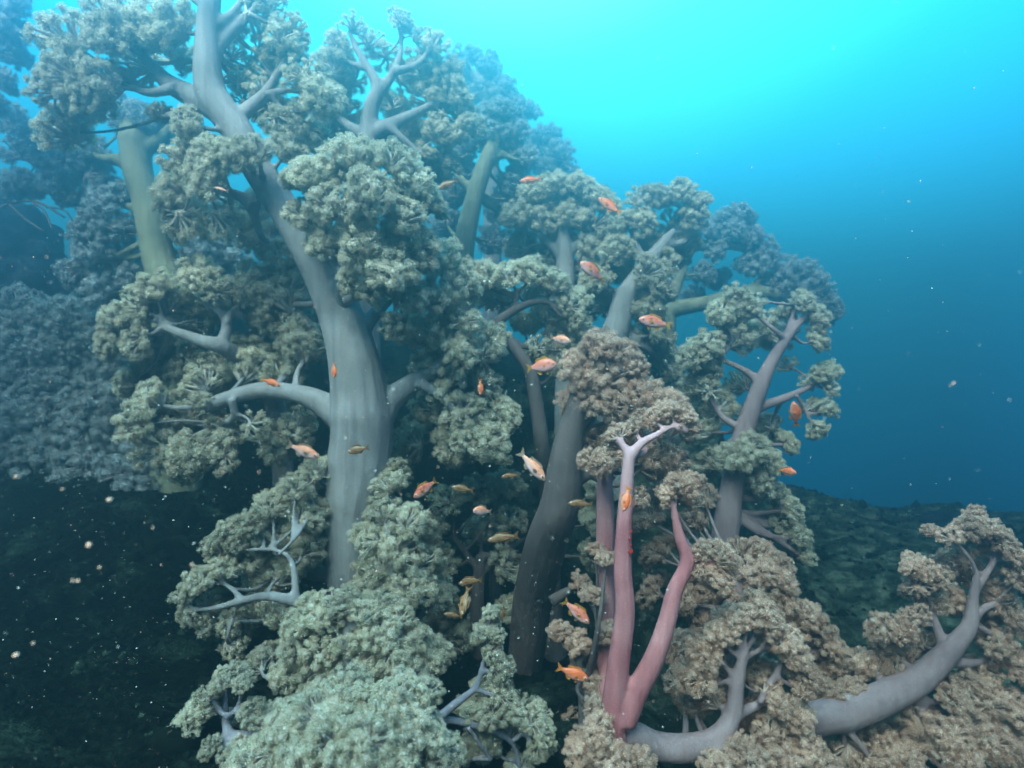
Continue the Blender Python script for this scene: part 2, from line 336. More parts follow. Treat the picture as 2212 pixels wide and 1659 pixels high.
# ------------------------------------------------------------------ the corals (reading-frame pixels, distance in metres)
SC = 'soft_coral'
colony(SC, 'tallest soft coral with thick grey trunk leaning up to the top left', 1.65, 'olive', 'stem_grey',
  [(752,1235,46),(755,1130,54),(775,1000,68),(782,900,68),(755,740,52),(700,600,42),(625,470,34),(560,370,33),(510,280,34),(455,195,33),(448,80,25),(455,-10,22),(458,-70,18)],
  [[(740,900,36),(690,868,26),(640,850,20),(560,843,18),(490,862,17),(439,880,15,-.03)],[(500,860,10),(505,900,8),(470,920,6)],
   [(820,900,34),(845,862,28),(902,820,20),(944,789,17),(985,760,10)],[(905,826,13),(965,866,9),(990,912,7),(998,960,5)],
   [(770,740,22),(800,690,16),(849,637,11),(880,610,7)],[(490,250,30),(430,215,26),(369,183,20),(334,148,13),(300,110,9)],[(380,190,13),(320,200,9),(270,180,6)],
   [(455,130,18),(480,90,15),(538,32,9),(570,0,6)],[(505,262,20),(540,232,15),(575,200,12),(600,160,9),(630,110,6)],[(570,205,9),(620,195,7),(665,200,5)],[(460,60,14),(500,30,9),(530,-10,6)],[(580,200,8),(605,230,6),(645,245,4)],[(475,215,16),(400,240,11),(345,255,6)],[(450,20,12),(410,-10,8),(380,-30,6)],[(538,32,7),(580,50,5),(610,60,4)],
   [(550,450,18),(520,425,12),(457,408,9),(420,400,6)],[(700,540,24),(730,500,17,-.08),(770,470,12,-.15),(800,440,9,-.18)],[(730,560,15,-.05),(790,560,11,-.12),(850,560,8,-.15)],
   [(750,1220,26),(715,1240,18),(665,1238,15)],[(700,640,20),(760,600,14,-.1)]],
  [(150,85,75),(270,70,90),(375,60,62),(110,190,50),(200,190,85),(310,150,55,.1),(150,280,60,.1),(390,130,40,.12),
   (545,45,48,.05,'s'),(505,120,36,.12,'s'),(520,175,34,.1,'s'),(545,150,36,.14,'s'),(560,190,32,.05,'s'),(500,165,30,.16,'s'),(530,215,30,.14,'s'),(420,300,34,.1,'s'),(575,20,44,.08,'s'),(510,60,36,.08,'s'),(605,85,42,0,'s'),(640,60,34,.03,'s'),(570,110,40,.1,'s'),(620,120,50,.1),(585,150,40,.1,'s'),(650,160,40,0,'s'),(670,180,46,.06),(690,215,48),(600,260,40,.0,'s'),(560,240,34,.08,'s'),(600,250,50,.14),(660,290,50,.08),(500,330,45,.06),(410,270,40,-.06),
   (400,345,50),(455,390,55,-.06),(380,420,50,.1),(465,330,45,-.08),(520,340,40,-.1),(400,470,50,.1),(480,470,50,.1),(550,450,40,.25),(580,520,44,.25),(530,500,42,.3),(600,590,42,.25),(560,330,40,-.1),(620,330,45),
   (440,830,50,.1),(330,870,45),(300,915,48,-.05),(345,965,55),(410,985,55),(470,950,50,.04),(400,900,50,.08),(550,920,36,0,'s'),(590,960,45,.1),(540,800,60,.15),(610,820,50,.15),(640,930,50,.12),(660,760,50,.15),(480,990,35),
   (640,560,50,.2),(620,650,60,.2),(640,730,55,.2)], fill=1)
colony(SC, 'big pale round headed coral in front of the leaning upper trunk', 1.65, 'olive', 'stem_grey', [(762,800,16,.06),(750,700,16,.0),(738,610,16,-.08),(760,520,16,-.16),(780,440,10,-.18)],[[(745,600,14,-.12),(700,540,10,-.12),(680,500,6,-.12)],[(745,590,14,-.13),(820,540,10,-.16),(870,480,6,-.17)],[(742,650,12,-.1),(820,630,9,-.13),(870,650,6,-.12)],[(770,500,9,-.17),(720,440,6,-.17)]],  # crown of the tallest coral, modelled as a colony of its own
  [(770,350,60,-.2),(690,380,58,-.18),(850,350,52,-.2),(640,380,35,-.15),(890,400,50,-.18),(800,430,60,-.25),(720,450,52,-.22),(870,470,52,-.2),(930,440,35,-.15),(665,470,45,-.12),
   (700,535,45,-.12),(780,530,55,-.2),(840,590,55,-.2),(900,540,48,-.15),(760,600,38,-.14),(880,640,48,-.12),(860,700,42,-.1),(800,620,40,-.14)], fill=1)
colony(SC, 'lumpy coral mass hanging down the right side of the thick trunk', 1.65, 'olive', 'stem_shade_tone', [(1060,1160,11,.5),(1050,1040,13,.35),(1010,900,14,.15),(985,780,12,.06),(970,650,8,.03)],[[(1000,880,10,.1),(940,820,7,.08)],[(1020,960,10,.12),(960,940,7,.12)],[(990,780,8,.06),(1040,790,6,.08)]],  # right lobes of the tallest coral, given an added root and trunk
  [(950,560,48,0),(990,620,48,0),(940,640,45,-.05),(1005,690,40),(930,720,50),(990,760,45),(920,790,40,.05),(1050,760,45,.1),(960,830,48,.05),(1040,830,48,.12),
   (930,880,45,.12),(1000,900,50,.05),(1050,960,50,.05),(980,960,45,.1),(890,960,50,.18),(1090,900,40,.1)], fill=1)
colony(SC, 'small shaded bush coral low in front of the thick grey trunk', 1.5, 'olive', 'stem_grey', [(860,1330,16),(845,1230,11),(835,1150,7)],[[(845,1240,9),(800,1210,6)],[(850,1260,10),(900,1220,6)]],
  [(840,1050,38,.08),(830,1110,42,.05),(880,1130,45),(800,1170,35),(860,1190,52),(905,1210,45,.05),(815,1240,50),(880,1270,55),(790,1290,45),(930,1290,45,.08)])
colony(SC, 'rounded side coral with forked pale limb left of the thick trunk', 1.75, 'olive', 'stem_grey', [(600,900,22,.2),(560,810,20,.15),(485,752,17),(430,735,14),(351,705,8)],
  [[(480,748,14),(489,690,11),(446,648,8),(430,620,5)],[(489,700,8),(500,668,5)],[(370,712,7),(355,690,5)]],
  [(430,605,42),(470,625,42),(335,625,42),(300,660,42),(255,690,38),(245,745,36),(300,730,48),(370,655,50,.06),(410,690,45,.1),(520,640,50,.1),(560,690,50,.1),(540,600,40,.12),(330,790,48,.12),(400,790,48,.12),(470,800,48,.12),(540,760,48,.1),(600,640,45,.15),(280,830,35,.1)])
colony(SC, 'open crowned coral with forked limbs against the bright water', 2.15, 'olive', 'stem_grey', [(790,420,24),(795,330,21),(800,240,18),(816,192,15),(796,148,9),(772,108,8),(755,70,5)],
  [[(812,210,14),(849,158,10),(867,105,6),(860,45,5)],[(850,155,10),(900,140,8),(935,100,6)],[(800,290,20),(850,268,16),(902,242,10),(940,220,6)],[(795,150,8),(745,130,6),(725,100,4)],[(796,300,16),(750,270,11),(715,240,6)],[(840,275,10),(880,310,9),(920,345,6)]],
  [(765,55,32,0,'s'),(730,85,30,0,'s'),(860,42,20,0,'s'),(800,90,34,.1,'s'),(830,120,36,.15,'s'),(940,95,32,0,'s'),(905,80,26,0.05,'s'),(725,150,45,.05),(760,180,40,.12,'s'),(700,210,45,.05),(700,280,42,.1),(745,250,45,.15),(870,170,40,.15,'s'),(910,160,45,.08),
   (960,160,42,.05),(985,210,42,.05),(930,220,45,.1),(1000,270,34,.05),(950,290,42,.05),(890,290,40,.12),(900,340,38,.1),(960,350,38,.1),(850,230,40,.2),(850,330,40,.15),(800,330,40,.2)], fill=1)
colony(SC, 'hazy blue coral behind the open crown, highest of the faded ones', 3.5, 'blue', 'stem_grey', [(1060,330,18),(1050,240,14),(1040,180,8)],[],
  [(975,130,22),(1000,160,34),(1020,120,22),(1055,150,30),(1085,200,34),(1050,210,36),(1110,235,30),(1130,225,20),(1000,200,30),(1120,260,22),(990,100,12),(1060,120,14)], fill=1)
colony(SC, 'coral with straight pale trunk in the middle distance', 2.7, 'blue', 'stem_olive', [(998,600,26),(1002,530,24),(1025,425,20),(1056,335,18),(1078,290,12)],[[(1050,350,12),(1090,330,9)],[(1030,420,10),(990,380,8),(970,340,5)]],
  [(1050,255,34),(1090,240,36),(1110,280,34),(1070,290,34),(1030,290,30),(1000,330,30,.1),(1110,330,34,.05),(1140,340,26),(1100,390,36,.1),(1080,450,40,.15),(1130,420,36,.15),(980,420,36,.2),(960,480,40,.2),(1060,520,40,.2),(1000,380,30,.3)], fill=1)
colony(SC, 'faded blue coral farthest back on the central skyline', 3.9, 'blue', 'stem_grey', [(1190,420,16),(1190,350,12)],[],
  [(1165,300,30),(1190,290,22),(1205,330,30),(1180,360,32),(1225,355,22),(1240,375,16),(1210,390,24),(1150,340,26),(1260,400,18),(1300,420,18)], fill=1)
colony(SC, 'broad low coral below the faded skyline with an orange fish', 2.5, 'olive', 'stem_grey', [(1220,640,24),(1220,560,20),(1215,490,14)],[[(1218,560,12),(1270,500,8)],[(1218,560,12),(1160,500,8)]],
  [(1160,420,36),(1200,400,34),(1250,405,36),(1290,430,36),(1120,470,40),(1170,480,42),(1230,470,42),(1290,480,42),(1320,450,26),(1130,530,42,.1),(1200,540,46,.05),(1270,550,46),(1320,520,38),(1260,620,46,.1),(1180,590,42,.1),(1320,580,40,.1)], fill=1)
colony(SC, 'upright coral with dim grey trunk right of centre, against the water', 2.35, 'olive', 'stem_grey', [(1320,760,32),(1338,690,28),(1352,640,24),(1392,580,19),(1425,535,14),(1456,498,8)],[[(1395,575,12),(1370,520,9),(1375,470,6)],[(1430,530,10),(1480,520,8),(1500,470,5)],[(1350,640,14),(1410,640,10),(1440,650,6)]],
  [(1375,430,26,0,'s'),(1410,430,30),(1440,425,26),(1475,415,30),(1510,435,28),(1500,470,34),(1390,480,34),(1450,480,36,.08,'s'),(1350,480,30),(1410,530,38,.08),(1480,520,36,.05),(1340,540,38),(1400,590,40,-.05),(1430,620,34,-.05),(1300,610,36),(1290,660,36,.1),(1400,670,40),(1420,720,38),(1360,740,38,.05),(1440,570,32),(1370,600,30,.1),(1440,780,40,.1),(1480,850,40,.15)], fill=1)
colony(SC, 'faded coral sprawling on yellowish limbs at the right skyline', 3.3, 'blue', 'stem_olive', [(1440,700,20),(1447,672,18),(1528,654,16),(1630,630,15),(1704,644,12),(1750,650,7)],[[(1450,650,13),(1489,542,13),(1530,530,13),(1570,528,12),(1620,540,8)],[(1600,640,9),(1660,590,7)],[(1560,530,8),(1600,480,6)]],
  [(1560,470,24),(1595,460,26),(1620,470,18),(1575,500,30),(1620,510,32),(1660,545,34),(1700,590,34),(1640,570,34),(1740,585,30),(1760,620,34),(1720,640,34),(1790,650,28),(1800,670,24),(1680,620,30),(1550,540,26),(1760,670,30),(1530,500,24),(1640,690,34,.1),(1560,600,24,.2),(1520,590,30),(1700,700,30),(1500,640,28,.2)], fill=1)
colony(SC, 'right hand coral with leaning grey trunk and spread limbs before the open water', 1.95, 'olive', 'stem_rose', [(1562,1200,32),(1570,1130,28),(1580,1060,25),(1595,980,23),(1612,920,21),(1640,840,18),(1665,785,14),(1704,724,10),(1742,679,6)],
  [[(1630,885,13),(1655,874,11),(1700,858,9),(1750,835,6),(1790,812,4)],[(1640,825,11),(1605,798,7),(1542,770,5)],[(1705,720,6),(1730,740,4)],[(1690,745,7),(1720,660,4)],[(1610,930,10),(1560,900,7),(1530,850,5)],[(1720,852,5),(1740,890,4)]],
  [(1595,645,34),(1560,680,36),(1620,670,36),(1735,655,28),(1765,690,30),(1700,680,22,.05,'s'),(1760,735,26,0),(1650,715,40,.08),(1690,740,30,.05,'s'),(1590,735,42,.03),(1530,745,36),(1495,775,34),(1540,800,42,.05),(1600,830,36,.1),(1500,840,36,.08),(1700,790,26,.08,'s'),
   (1780,810,24,0),(1795,840,20,0),(1745,830,22,.05,'s'),(1785,885,26,0),(1765,925,24,0),(1740,880,24,.05,'s'),(1550,880,40,.08),(1520,930,36,.1),(1600,900,30,.12,'s'),(1590,990,40,-.05),(1625,970,36,-.05),(1660,1000,34),(1630,1040,40),(1670,1060,34,.05),(1540,1000,40,.1),(1660,920,30,.1),(1700,960,26,.05),(1700,1100,36,.05),(1720,1160,36,.05),(1680,1130,36,.08),(1735,1200,26,.05)], fill=1)
colony(SC, 'dim coral with long thin limb right of the main trunk', 1.85, 'olive', 'stem_shade_tone', [(1185,1100,20,.1),(1172,975,17),(1158,870,16),(1143,800,14),(1100,740,13),(1071,705,12),(1113,669,10),(1158,652,7),(1190,655,5)],[[(1080,715,8),(1130,748,6),(1160,755,4)],[(1100,735,14),(1040,720,14),(1015,735,10)],[(1110,670,7),(1120,630,5)]],
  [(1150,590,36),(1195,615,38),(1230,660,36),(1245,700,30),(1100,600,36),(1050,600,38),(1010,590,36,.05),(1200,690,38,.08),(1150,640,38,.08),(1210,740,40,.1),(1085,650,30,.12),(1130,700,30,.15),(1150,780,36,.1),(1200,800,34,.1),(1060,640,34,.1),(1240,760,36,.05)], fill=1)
colony(SC, 'brown crowned coral on a broad dim trunk in the centre', 1.55, 'tan', 'stem_shade_tone', [(1125,1490,36,.35),(1138,1400,40,.28),(1152,1290,44,.2),(1178,1181,46,.08),(1208,1094,43),(1222,1000,38),(1235,920,28),(1260,860,18)],[[(1235,1040,20),(1270,1025,12),(1295,1010,7)],[(1190,1300,14),(1230,1275,9),(1255,1268,6)],[(1240,930,18),(1290,880,12),(1340,850,8)],[(1230,930,16),(1240,850,10),(1265,780,7)]],
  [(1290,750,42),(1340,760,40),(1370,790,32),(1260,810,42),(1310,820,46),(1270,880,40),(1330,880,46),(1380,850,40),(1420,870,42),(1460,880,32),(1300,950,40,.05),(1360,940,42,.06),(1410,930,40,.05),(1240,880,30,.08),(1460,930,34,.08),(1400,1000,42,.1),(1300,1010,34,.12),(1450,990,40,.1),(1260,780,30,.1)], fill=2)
colony(SC, 'pink stemmed coral with two long bare pink stems', 1.2, 'tan', 'stem_pink', [(1325,1600,28),(1326,1520,26),(1338,1420,24),(1350,1320,22),(1345,1230,20),(1348,1140,18),(1354,1050,15),(1360,975,13)],
  [[(1360,985,12),(1345,960,8),(1335,945,5)],[(1362,985,12),(1385,958,10),(1420,938,8),(1450,922,6),(1480,930,4)],[(1345,1560,30),(1373,1498,26),(1412,1425,23),(1440,1345,20),(1458,1275,18),(1484,1215,16),(1468,1160,12),(1456,1100,8),(1458,1070,6)],[(1482,1215,10),(1505,1208,7),(1520,1210,4)],[(1354,1100,6),(1370,1092,5),(1382,1085,4)],[(1322,1540,22,.12),(1312,1440,22,.2),(1308,1300,22,.24),(1308,1150,21,.24),(1306,1020,17,.24)]],
  [(1322,946,20,.02),(1342,934,20,.02),(1372,924,24,.03),(1412,906,26,.02),(1448,892,28,.01),(1484,900,22,.0),(1490,925,18,.01),(1330,965,14,.03),(1400,965,24,.05),(1450,960,24,.05),(1300,1000,34,.14),(1330,985,28,.16),(1380,1085,16),(1465,1050,32),(1490,1060,28),(1445,1065,22),(1505,1040,20),(1440,1085,16),(1530,1190,28),(1555,1215,30),(1520,1230,26),(1550,1250,30),(1580,1215,22)], fill=1, twigstem='stem_rose', lr=0.055, push=0.0)
colony(SC, 'domed coral with forked pinkish limbs at the lower right of centre', 1.25, 'tan', 'stem_rose', [(1345,1590,32,-.02),(1420,1612,30),(1480,1616,30),(1545,1598,26),(1582,1545,19),(1592,1480,16),(1606,1410,11)],
  [[(1540,1605,26),(1600,1640,28),(1660,1680,28)],[(1585,1545,14),(1640,1520,9),(1660,1500,6)],[(1595,1470,9),(1565,1435,6),(1572,1405,4)],[(1604,1425,8),(1640,1405,6),(1660,1400,4)],[(1640,1520,9),(1680,1450,8),(1694,1425,6),(1720,1435,4)],[(1600,1640,12),(1650,1590,8),(1655,1555,5)],[(1650,1595,6),(1690,1575,4)]],
  [(1590,1340,36),(1630,1330,36),(1560,1370,36),(1660,1350,36),(1690,1385,36),(1720,1420,34),(1745,1455,28),(1735,1490,22),(1600,1375,30,.08),(1530,1420,38),(1515,1470,38),(1540,1510,38,.03),(1630,1430,30,.1),(1650,1470,36,.08),(1570,1450,30,.1,'s'),(1680,1520,36),(1720,1550,34),(1640,1560,36,.08),(1690,1600,38,.02),(1740,1620,40),(1620,1640,36,-.08),(1560,1660,36,-.1),(1690,1660,42,-.05),(1780,1660,42),(1500,1530,34,.1),(1480,1440,34,.12),(1480,1390,34,.15)], fill=2, lr=0.06)
colony(SC, 'tan bushes of coral stepping down the slope behind the pink stems', 1.6, 'tan', 'stem_rose', [(1640,1480,22,.1),(1620,1400,18,.1),(1600,1300,14),(1590,1240,8)],[[(1620,1350,12),(1690,1330,8),(1740,1350,5)],[(1620,1390,14),(1720,1400,12),(1790,1430,9),(1830,1470,6)],[(1605,1300,9),(1640,1260,6)],[(1740,1360,5),(1720,1310,4)]],
  [(1600,1190,32,.1),(1640,1195,34,.1),(1570,1230,32),(1620,1240,36),(1660,1240,32),(1690,1260,32),(1600,1290,38),(1650,1290,38),(1700,1310,34),(1740,1330,34),(1770,1355,32),(1700,1360,38),(1790,1395,34),(1830,1425,30),(1860,1460,28),(1750,1400,38,.05),(1810,1460,36),(1770,1480,36,.05),(1540,1290,36,.1),(1530,1350,36,.1),(1490,1300,32,.1),(1500,1250,30,.15),(1420,1200,36,.2),(1400,1120,38,.2),(1410,1280,38,.2),(1430,1060,30,.2),(1500,1130,36,.2),(1520,1080,34,.2)], fill=1)
colony(SC, 'large coral with thick pale trunk reaching across the lower right corner', 1.45, 'tan', 'stem_rose', [(1700,1640,30,.1),(1735,1575,34,.03),(1765,1553,36),(1830,1540,36),(1900,1512,35),(1979,1472,30),(2031,1427,26),(2070,1385,20),(2095,1348,16),(2102,1294,11),(2110,1240,7)],
  [[(2040,1420,16),(2036,1392,12),(2016,1333,9),(2010,1300,6),(1985,1270,4)],[(2090,1350,13),(2120,1318,9),(2160,1298,6)],[(2100,1290,8),(2147,1209,7),(2150,1170,4)],[(1960,1490,22),(2000,1520,16),(2040,1545,12),(2080,1580,8)],[(2060,1430,14),(2105,1432,9),(2150,1420,5)],[(2016,1350,6),(1980,1345,4)],[(2095,1345,8),(2140,1370,6)],[(1990,1530,10),(1980,1590,8)]],
  [(2055,1160,28),(2095,1145,30),(2135,1145,28),(2165,1170,28),(2190,1200,28),(2110,1185,30,.06),(2080,1215,30,.05),(2140,1230,30,.06,'s'),(2200,1250,30),(2100,1250,32,.08),(2150,1270,30,.06),(1965,1225,22),(2000,1235,28),(2030,1255,26),(1990,1270,24,.05),(2010,1310,32,.05),(2050,1300,34,.05),(2080,1310,28,.1),(1980,1330,26),(1910,1355,30),(1950,1365,32),(1990,1390,32,.08),(1920,1400,34,.05),(2170,1320,34,.05),(2200,1350,34),(2130,1350,28,.08),(2160,1400,36),(2200,1440,36),(2130,1460,34,.03),(2090,1480,36,0),(2060,1510,34,-.03),
   (1880,1440,34,.06),(1930,1450,32,.04),(1960,1420,28,.05),(1850,1490,28,.02),(1800,1500,26,.02),(2140,1520,40,-.03),(2190,1540,40,-.03),(2100,1570,40,-.05),(2050,1590,42,-.06),(2150,1610,44,-.08),(2200,1640,40,-.08),(1990,1600,40,-.02),(2080,1650,44,-.1),(1930,1590,36,.06),(1870,1600,36,.06),(1960,1650,42,-.05),(1890,1650,42,-.03),(1830,1630,38,0),(1750,1620,34,.08),(1700,1610,34,-.02),(1745,1505,26,.06)], fill=1)
colony(SC, 'dense pale brown coral mound nearest the camera at the bottom edge', 1.0, 'olive', 'stem_grey', [(760,1760,30),(760,1700,26),(770,1640,14)],[[(765,1690,14),(690,1620,9)],[(770,1690,14),(850,1600,9)]],
  [(690,1540,52),(750,1520,48),(810,1520,50),(860,1500,36),(890,1540,44),(640,1580,52),(720,1600,60,-.05),(800,1590,60,-.05),(870,1600,52,-.03),(930,1590,36),(590,1620,46),(540,1650,44,.02),(650,1660,56,-.06),(750,1670,60,-.08),(850,1670,56,-.06),(930,1650,42)], fill=2, lr=0.05)
colony(SC, 'coral with blue grey limb at the bottom left edge over dark reef', 1.2, 'olive', 'stem_pale', [(600,1640,16),(540,1600,17),(490,1602,18),(450,1635,16),(420,1660,12)],[[(500,1600,13),(488,1560,10),(487,1500,6),(490,1470,4)],[(488,1545,7),(460,1530,4)],[(488,1555,6),(520,1520,4)]],
  [(430,1540,34),(400,1575,36),(450,1500,26),(480,1475,22),(520,1480,20),(370,1610,34),(420,1610,38,.05),(540,1540,30),(570,1560,28),(510,1560,34,.08),(330,1645,32),(380,1650,36),(460,1590,34,.1),(440,1650,36,.04),(300,1670,30),(500,1640,30,-.05),(545,1650,30,-.05),(450,1620,22,-.04)], fill=1, lr=0.055)
colony(SC, 'left side coral with bright bluish limbs over the dark hollow', 1.45, 'olive', 'stem_grey', [(700,1330,16,.1),(640,1300,13),(576,1288,10),(520,1298,8),(470,1312,7),(422,1318,4)],[[(525,1295,7),(485,1262,5),(440,1262,3)],[(640,1300,10),(632,1220,7),(600,1190,5),(510,1188,3)],[(520,1298,5),(500,1340,3)],[(600,1200,5),(640,1160,4)]],
  [(400,1290,28),(430,1255,32),(410,1330,26),(450,1300,28,.05,'s'),(480,1235,34,.03),(470,1180,32,.05),(500,1145,30,.05),(540,1135,36,.05),(500,1200,28,.08,'s'),(540,1215,42,.1),(560,1170,40,.08),(450,1350,30,.02),(500,1350,36,.04),(500,1395,34,.04),(540,1330,36,.1),(590,1330,42,.06),(610,1240,46,.12),(610,1170,46,.12),(590,1100,40,.1),(640,1060,42,.1),(660,1120,44,.12),(680,1020,36,.15),(660,1190,40,.12),(560,1270,40,.12)], fill=1)
colony(SC, 'shaded coral mass below the trunk foot with pale twigs', 1.3, 'olive', 'stem_grey', [(780,1520,24,.05),(760,1440,20),(750,1370,12)],[[(760,1430,13),(690,1410,8),(630,1440,5)],[(760,1400,12),(840,1370,7)],[(690,1410,6),(680,1360,4)]],
  [(650,1350,38),(700,1340,40),(740,1310,38),(780,1330,42),(640,1400,40),(690,1400,46),(750,1390,48),(820,1370,44),(620,1460,38),(670,1470,42),(730,1460,48),(790,1440,48),(850,1420,42),(900,1390,40,.05),(860,1340,38,.05),(930,1430,36,.05),(560,1440,36,.12),(890,1460,40)], fill=2, lr=0.055)
colony(SC, 'knobbly coral column rising from a limb at the bottom centre', 1.25, 'olive', 'stem_pale', [(900,1600,12),(972,1530,10),(1025,1487,8),(1042,1438,6),(1058,1380,4)],[[(940,1560,9),(983,1557,9),(1063,1580,8),(1106,1605,6),(1123,1652,5)],[(1106,1603,7),(1130,1582,6),(1150,1570,4)],[(1063,1580,6),(1060,1540,5)],[(1010,1570,6),(1060,1640,5)]],
  [(1062,1325,20),(1045,1365,24),(1070,1370,24),(1062,1410,28),(1075,1450,28),(1050,1490,30,.04),(1085,1500,32),(1060,1540,36),(1020,1550,32,.05),(1110,1540,30),(1150,1560,34),(1175,1590,30),(1160,1620,28),(1100,1580,28,.06),(1050,1620,40,.06),(1120,1660,36,.05),(1000,1640,36,.05)], fill=1, lr=0.05)
colony(SC, 'dim coral bushes between the broad trunk and pink stems', 1.4, 'tan', 'stem_shade_tone', [(1265,1600,18),(1262,1520,14),(1250,1430,8)],[[(1262,1500,9),(1300,1450,6)],[(1260,1560,9),(1300,1560,6)]],
  [(1210,1370,28),(1245,1390,32),(1260,1440,30,.05),(1290,1410,28,.05),(1290,1575,34,-.25),(1320,1530,30,.08),(1260,1620,40,-.2),(1320,1640,44,-.26),(1380,1650,38,-.24),(1285,1530,26,-.2),(1230,1560,30,.1),(1290,1480,30,-.02),(1310,1370,28,-.02),(1285,1290,26,-.02),(1310,1210,26,-.02)], fill=1, lr=0.055)
colony(SC, 'blue lit bushy coral spreading along the left edge', 2.6, 'blue', 'stem_olive', [(170,1180,20),(175,1080,18),(160,1000,16),(130,935,14),(100,880,10)],[[(150,990,12),(200,930,9),(230,880,6)],[(130,935,10),(60,900,8),(30,860,5)]],
  [(q[0], q[1], q[2], -max(0, q[1] - 780) * 0.0007, *(['s'] if len(q) > 4 else [])) for q in [(45,650,40),(20,690,46),(90,690,46),(150,690,50),(60,740,55),(130,760,58),(200,720,52),(20,800,50),(90,820,56),(170,830,58),(240,800,48),(230,870,52),(40,880,55),(110,900,52,.1),(190,920,52,.1),(20,960,52),(90,980,56,.05),(250,940,46,.1),(180,1000,48,.1),(40,1040,50,.1),(120,1060,50,.15),(260,1020,46,.15),(200,1080,46,.2),(300,980,44,.2),(10,1110,50,.05),(80,1130,50,.1),(150,1120,48,.1),(230,1130,46,.15),(290,1070,46,.15),(340,1030,40,.2),(50,1190,34,.1,'s'),(130,1200,34,.15,'s'),(30,1240,26,.1,'s'),(190,1170,30,.1,'s'),(90,1230,24,.1,'s'),(260,1160,26,.1,'s'),(310,1110,28,.1,'s'),(160,1240,20,.1,'s')]], fill=1)
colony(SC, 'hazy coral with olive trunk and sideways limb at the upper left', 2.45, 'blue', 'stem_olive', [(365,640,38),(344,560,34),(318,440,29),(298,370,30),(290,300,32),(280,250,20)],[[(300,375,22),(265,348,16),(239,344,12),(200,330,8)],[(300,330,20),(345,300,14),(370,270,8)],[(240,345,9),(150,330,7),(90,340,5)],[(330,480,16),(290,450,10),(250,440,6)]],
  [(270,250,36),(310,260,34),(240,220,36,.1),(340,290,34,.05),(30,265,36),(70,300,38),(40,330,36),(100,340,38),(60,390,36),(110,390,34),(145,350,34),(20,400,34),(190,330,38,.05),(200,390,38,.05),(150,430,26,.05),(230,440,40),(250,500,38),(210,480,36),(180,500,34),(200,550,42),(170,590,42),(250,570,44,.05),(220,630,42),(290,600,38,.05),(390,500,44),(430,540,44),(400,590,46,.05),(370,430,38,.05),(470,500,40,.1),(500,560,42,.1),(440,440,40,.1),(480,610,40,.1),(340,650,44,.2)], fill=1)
colony(SC, 'dark blue coral filling the top left corner of the view', 2.2, 'blue', 'stem_grey', [(-160,500,22),(-120,250,18),(-60,90,12)],[],
  [(-10,20,44),(20,60,36),(-30,80,44),(-60,150,50),(30,10,30),(10,110,26),(10,170,24),(-10,220,24)], fill=1)
colony(SC, 'dark unlit coral bushes deep in the hollow behind the broad trunk', 1.95, 'olive', 'stem_shade_tone', [(1040,1420,20),(1030,1300,16),(1040,1200,12)],[[(1040,1240,8),(980,1160,6)],[(1040,1240,8),(1100,1180,6)]],
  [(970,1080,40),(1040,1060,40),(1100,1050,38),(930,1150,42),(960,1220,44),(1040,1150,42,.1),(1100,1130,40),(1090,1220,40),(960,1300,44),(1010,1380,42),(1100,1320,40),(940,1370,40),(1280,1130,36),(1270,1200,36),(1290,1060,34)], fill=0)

# ------------------------------------------------------------------ rocks, turf
def rock(name, label, x, y, D, rx, rz, cat='rock', sub=4, rough=0.22, m='reef'):
    c = P(x, y, D); rg = np.random.default_rng(int(x + y)); v, f = ico(sub); ph = rg.random(9) * 6
    k = 1 + rough * (np.sin(v[:, 0] * 3 + ph[0]) * np.sin(v[:, 2] * 4 + ph[1]) + 0.5 * np.sin(v[:, 0] * 9 + ph[2]) * np.sin(v[:, 1] * 8 + ph[3]) * np.sin(v[:, 2] * 9 + ph[4]) + 0.2 * np.sin(v[:, 0] * 23 + ph[5]) * np.sin(v[:, 2] * 21 + ph[6]))
    o = obj(name, v * k[:, None] * np.array([rx, rx, rz]), f, [M[m]]); o.location = c; tag(o, label, cat); return o
m, n, o_ = mat('dark_rock'); M['dark_rock'] = m
gg = n.nodes.new('ShaderNodeNewGeometry'); t = noise(n, 22, gg.outputs['Position'], 5); r_ = ramp(n, [(0.35, (0.004, 0.007, 0.014)), (0.7, (0.025, 0.035, 0.06))]); d_ = n.nodes.new('ShaderNodeBsdfDiffuse')
n.links.new(t.outputs['Fac'], r_.inputs['Fac']); n.links.new(r_.outputs['Color'], d_.inputs['Color']); n.links.new(d_.outputs[0], o_.inputs['Surface'])
rock('reef_rock', 'dark navy rock outcrop at the far left behind the blue bushes', 10, 610, 2.95, 0.33, 0.38, m='dark_rock')
rock('reef_rock', 'small dark rounded rock on the ridge at the right horizon', 2030, 1135, 3.3, 0.12, 0.065, m='dark_rock')
# bare sea whip on the outcrop
sw = MB()
for pts in ([(-30,470,5),(20,440,4),(80,436,3),(140,470,2)], [(70,437,3),(95,455,2.5),(115,500,2)], [(20,440,3.5),(50,470,2.5),(95,500,2)], [(100,447,2.5),(140,455,2),(165,490,1.5)]):
    sw.tube([P(a, b, 2.7) for a, b, c in pts], [c * 2.7 / F for a, b, c in pts], 5, 6)
sw.tube([P(-30, 470, 2.7), P(-60, 560, 2.72), P(-70, 640, 2.8)], [0.01, 0.012, 0.014], 4, 6)
o = sw.build('sea_whip', [M['stem_shade_tone']]); tag(o, 'thin bare arching sea whip in front of the dark navy rock', 'sea whip')
rg = np.random.default_rng(77); N = 5200
tx = np.concatenate([rg.uniform(-2.2, 0.3, N // 2), rg.uniform(0.7, 3.8, N // 2)]); ty = np.concatenate([rg.uniform(0.75, 2.9, N // 2), rg.uniform(1.2, 4.4, N // 2)])
tz = terrain(tx, ty); mb = MB()
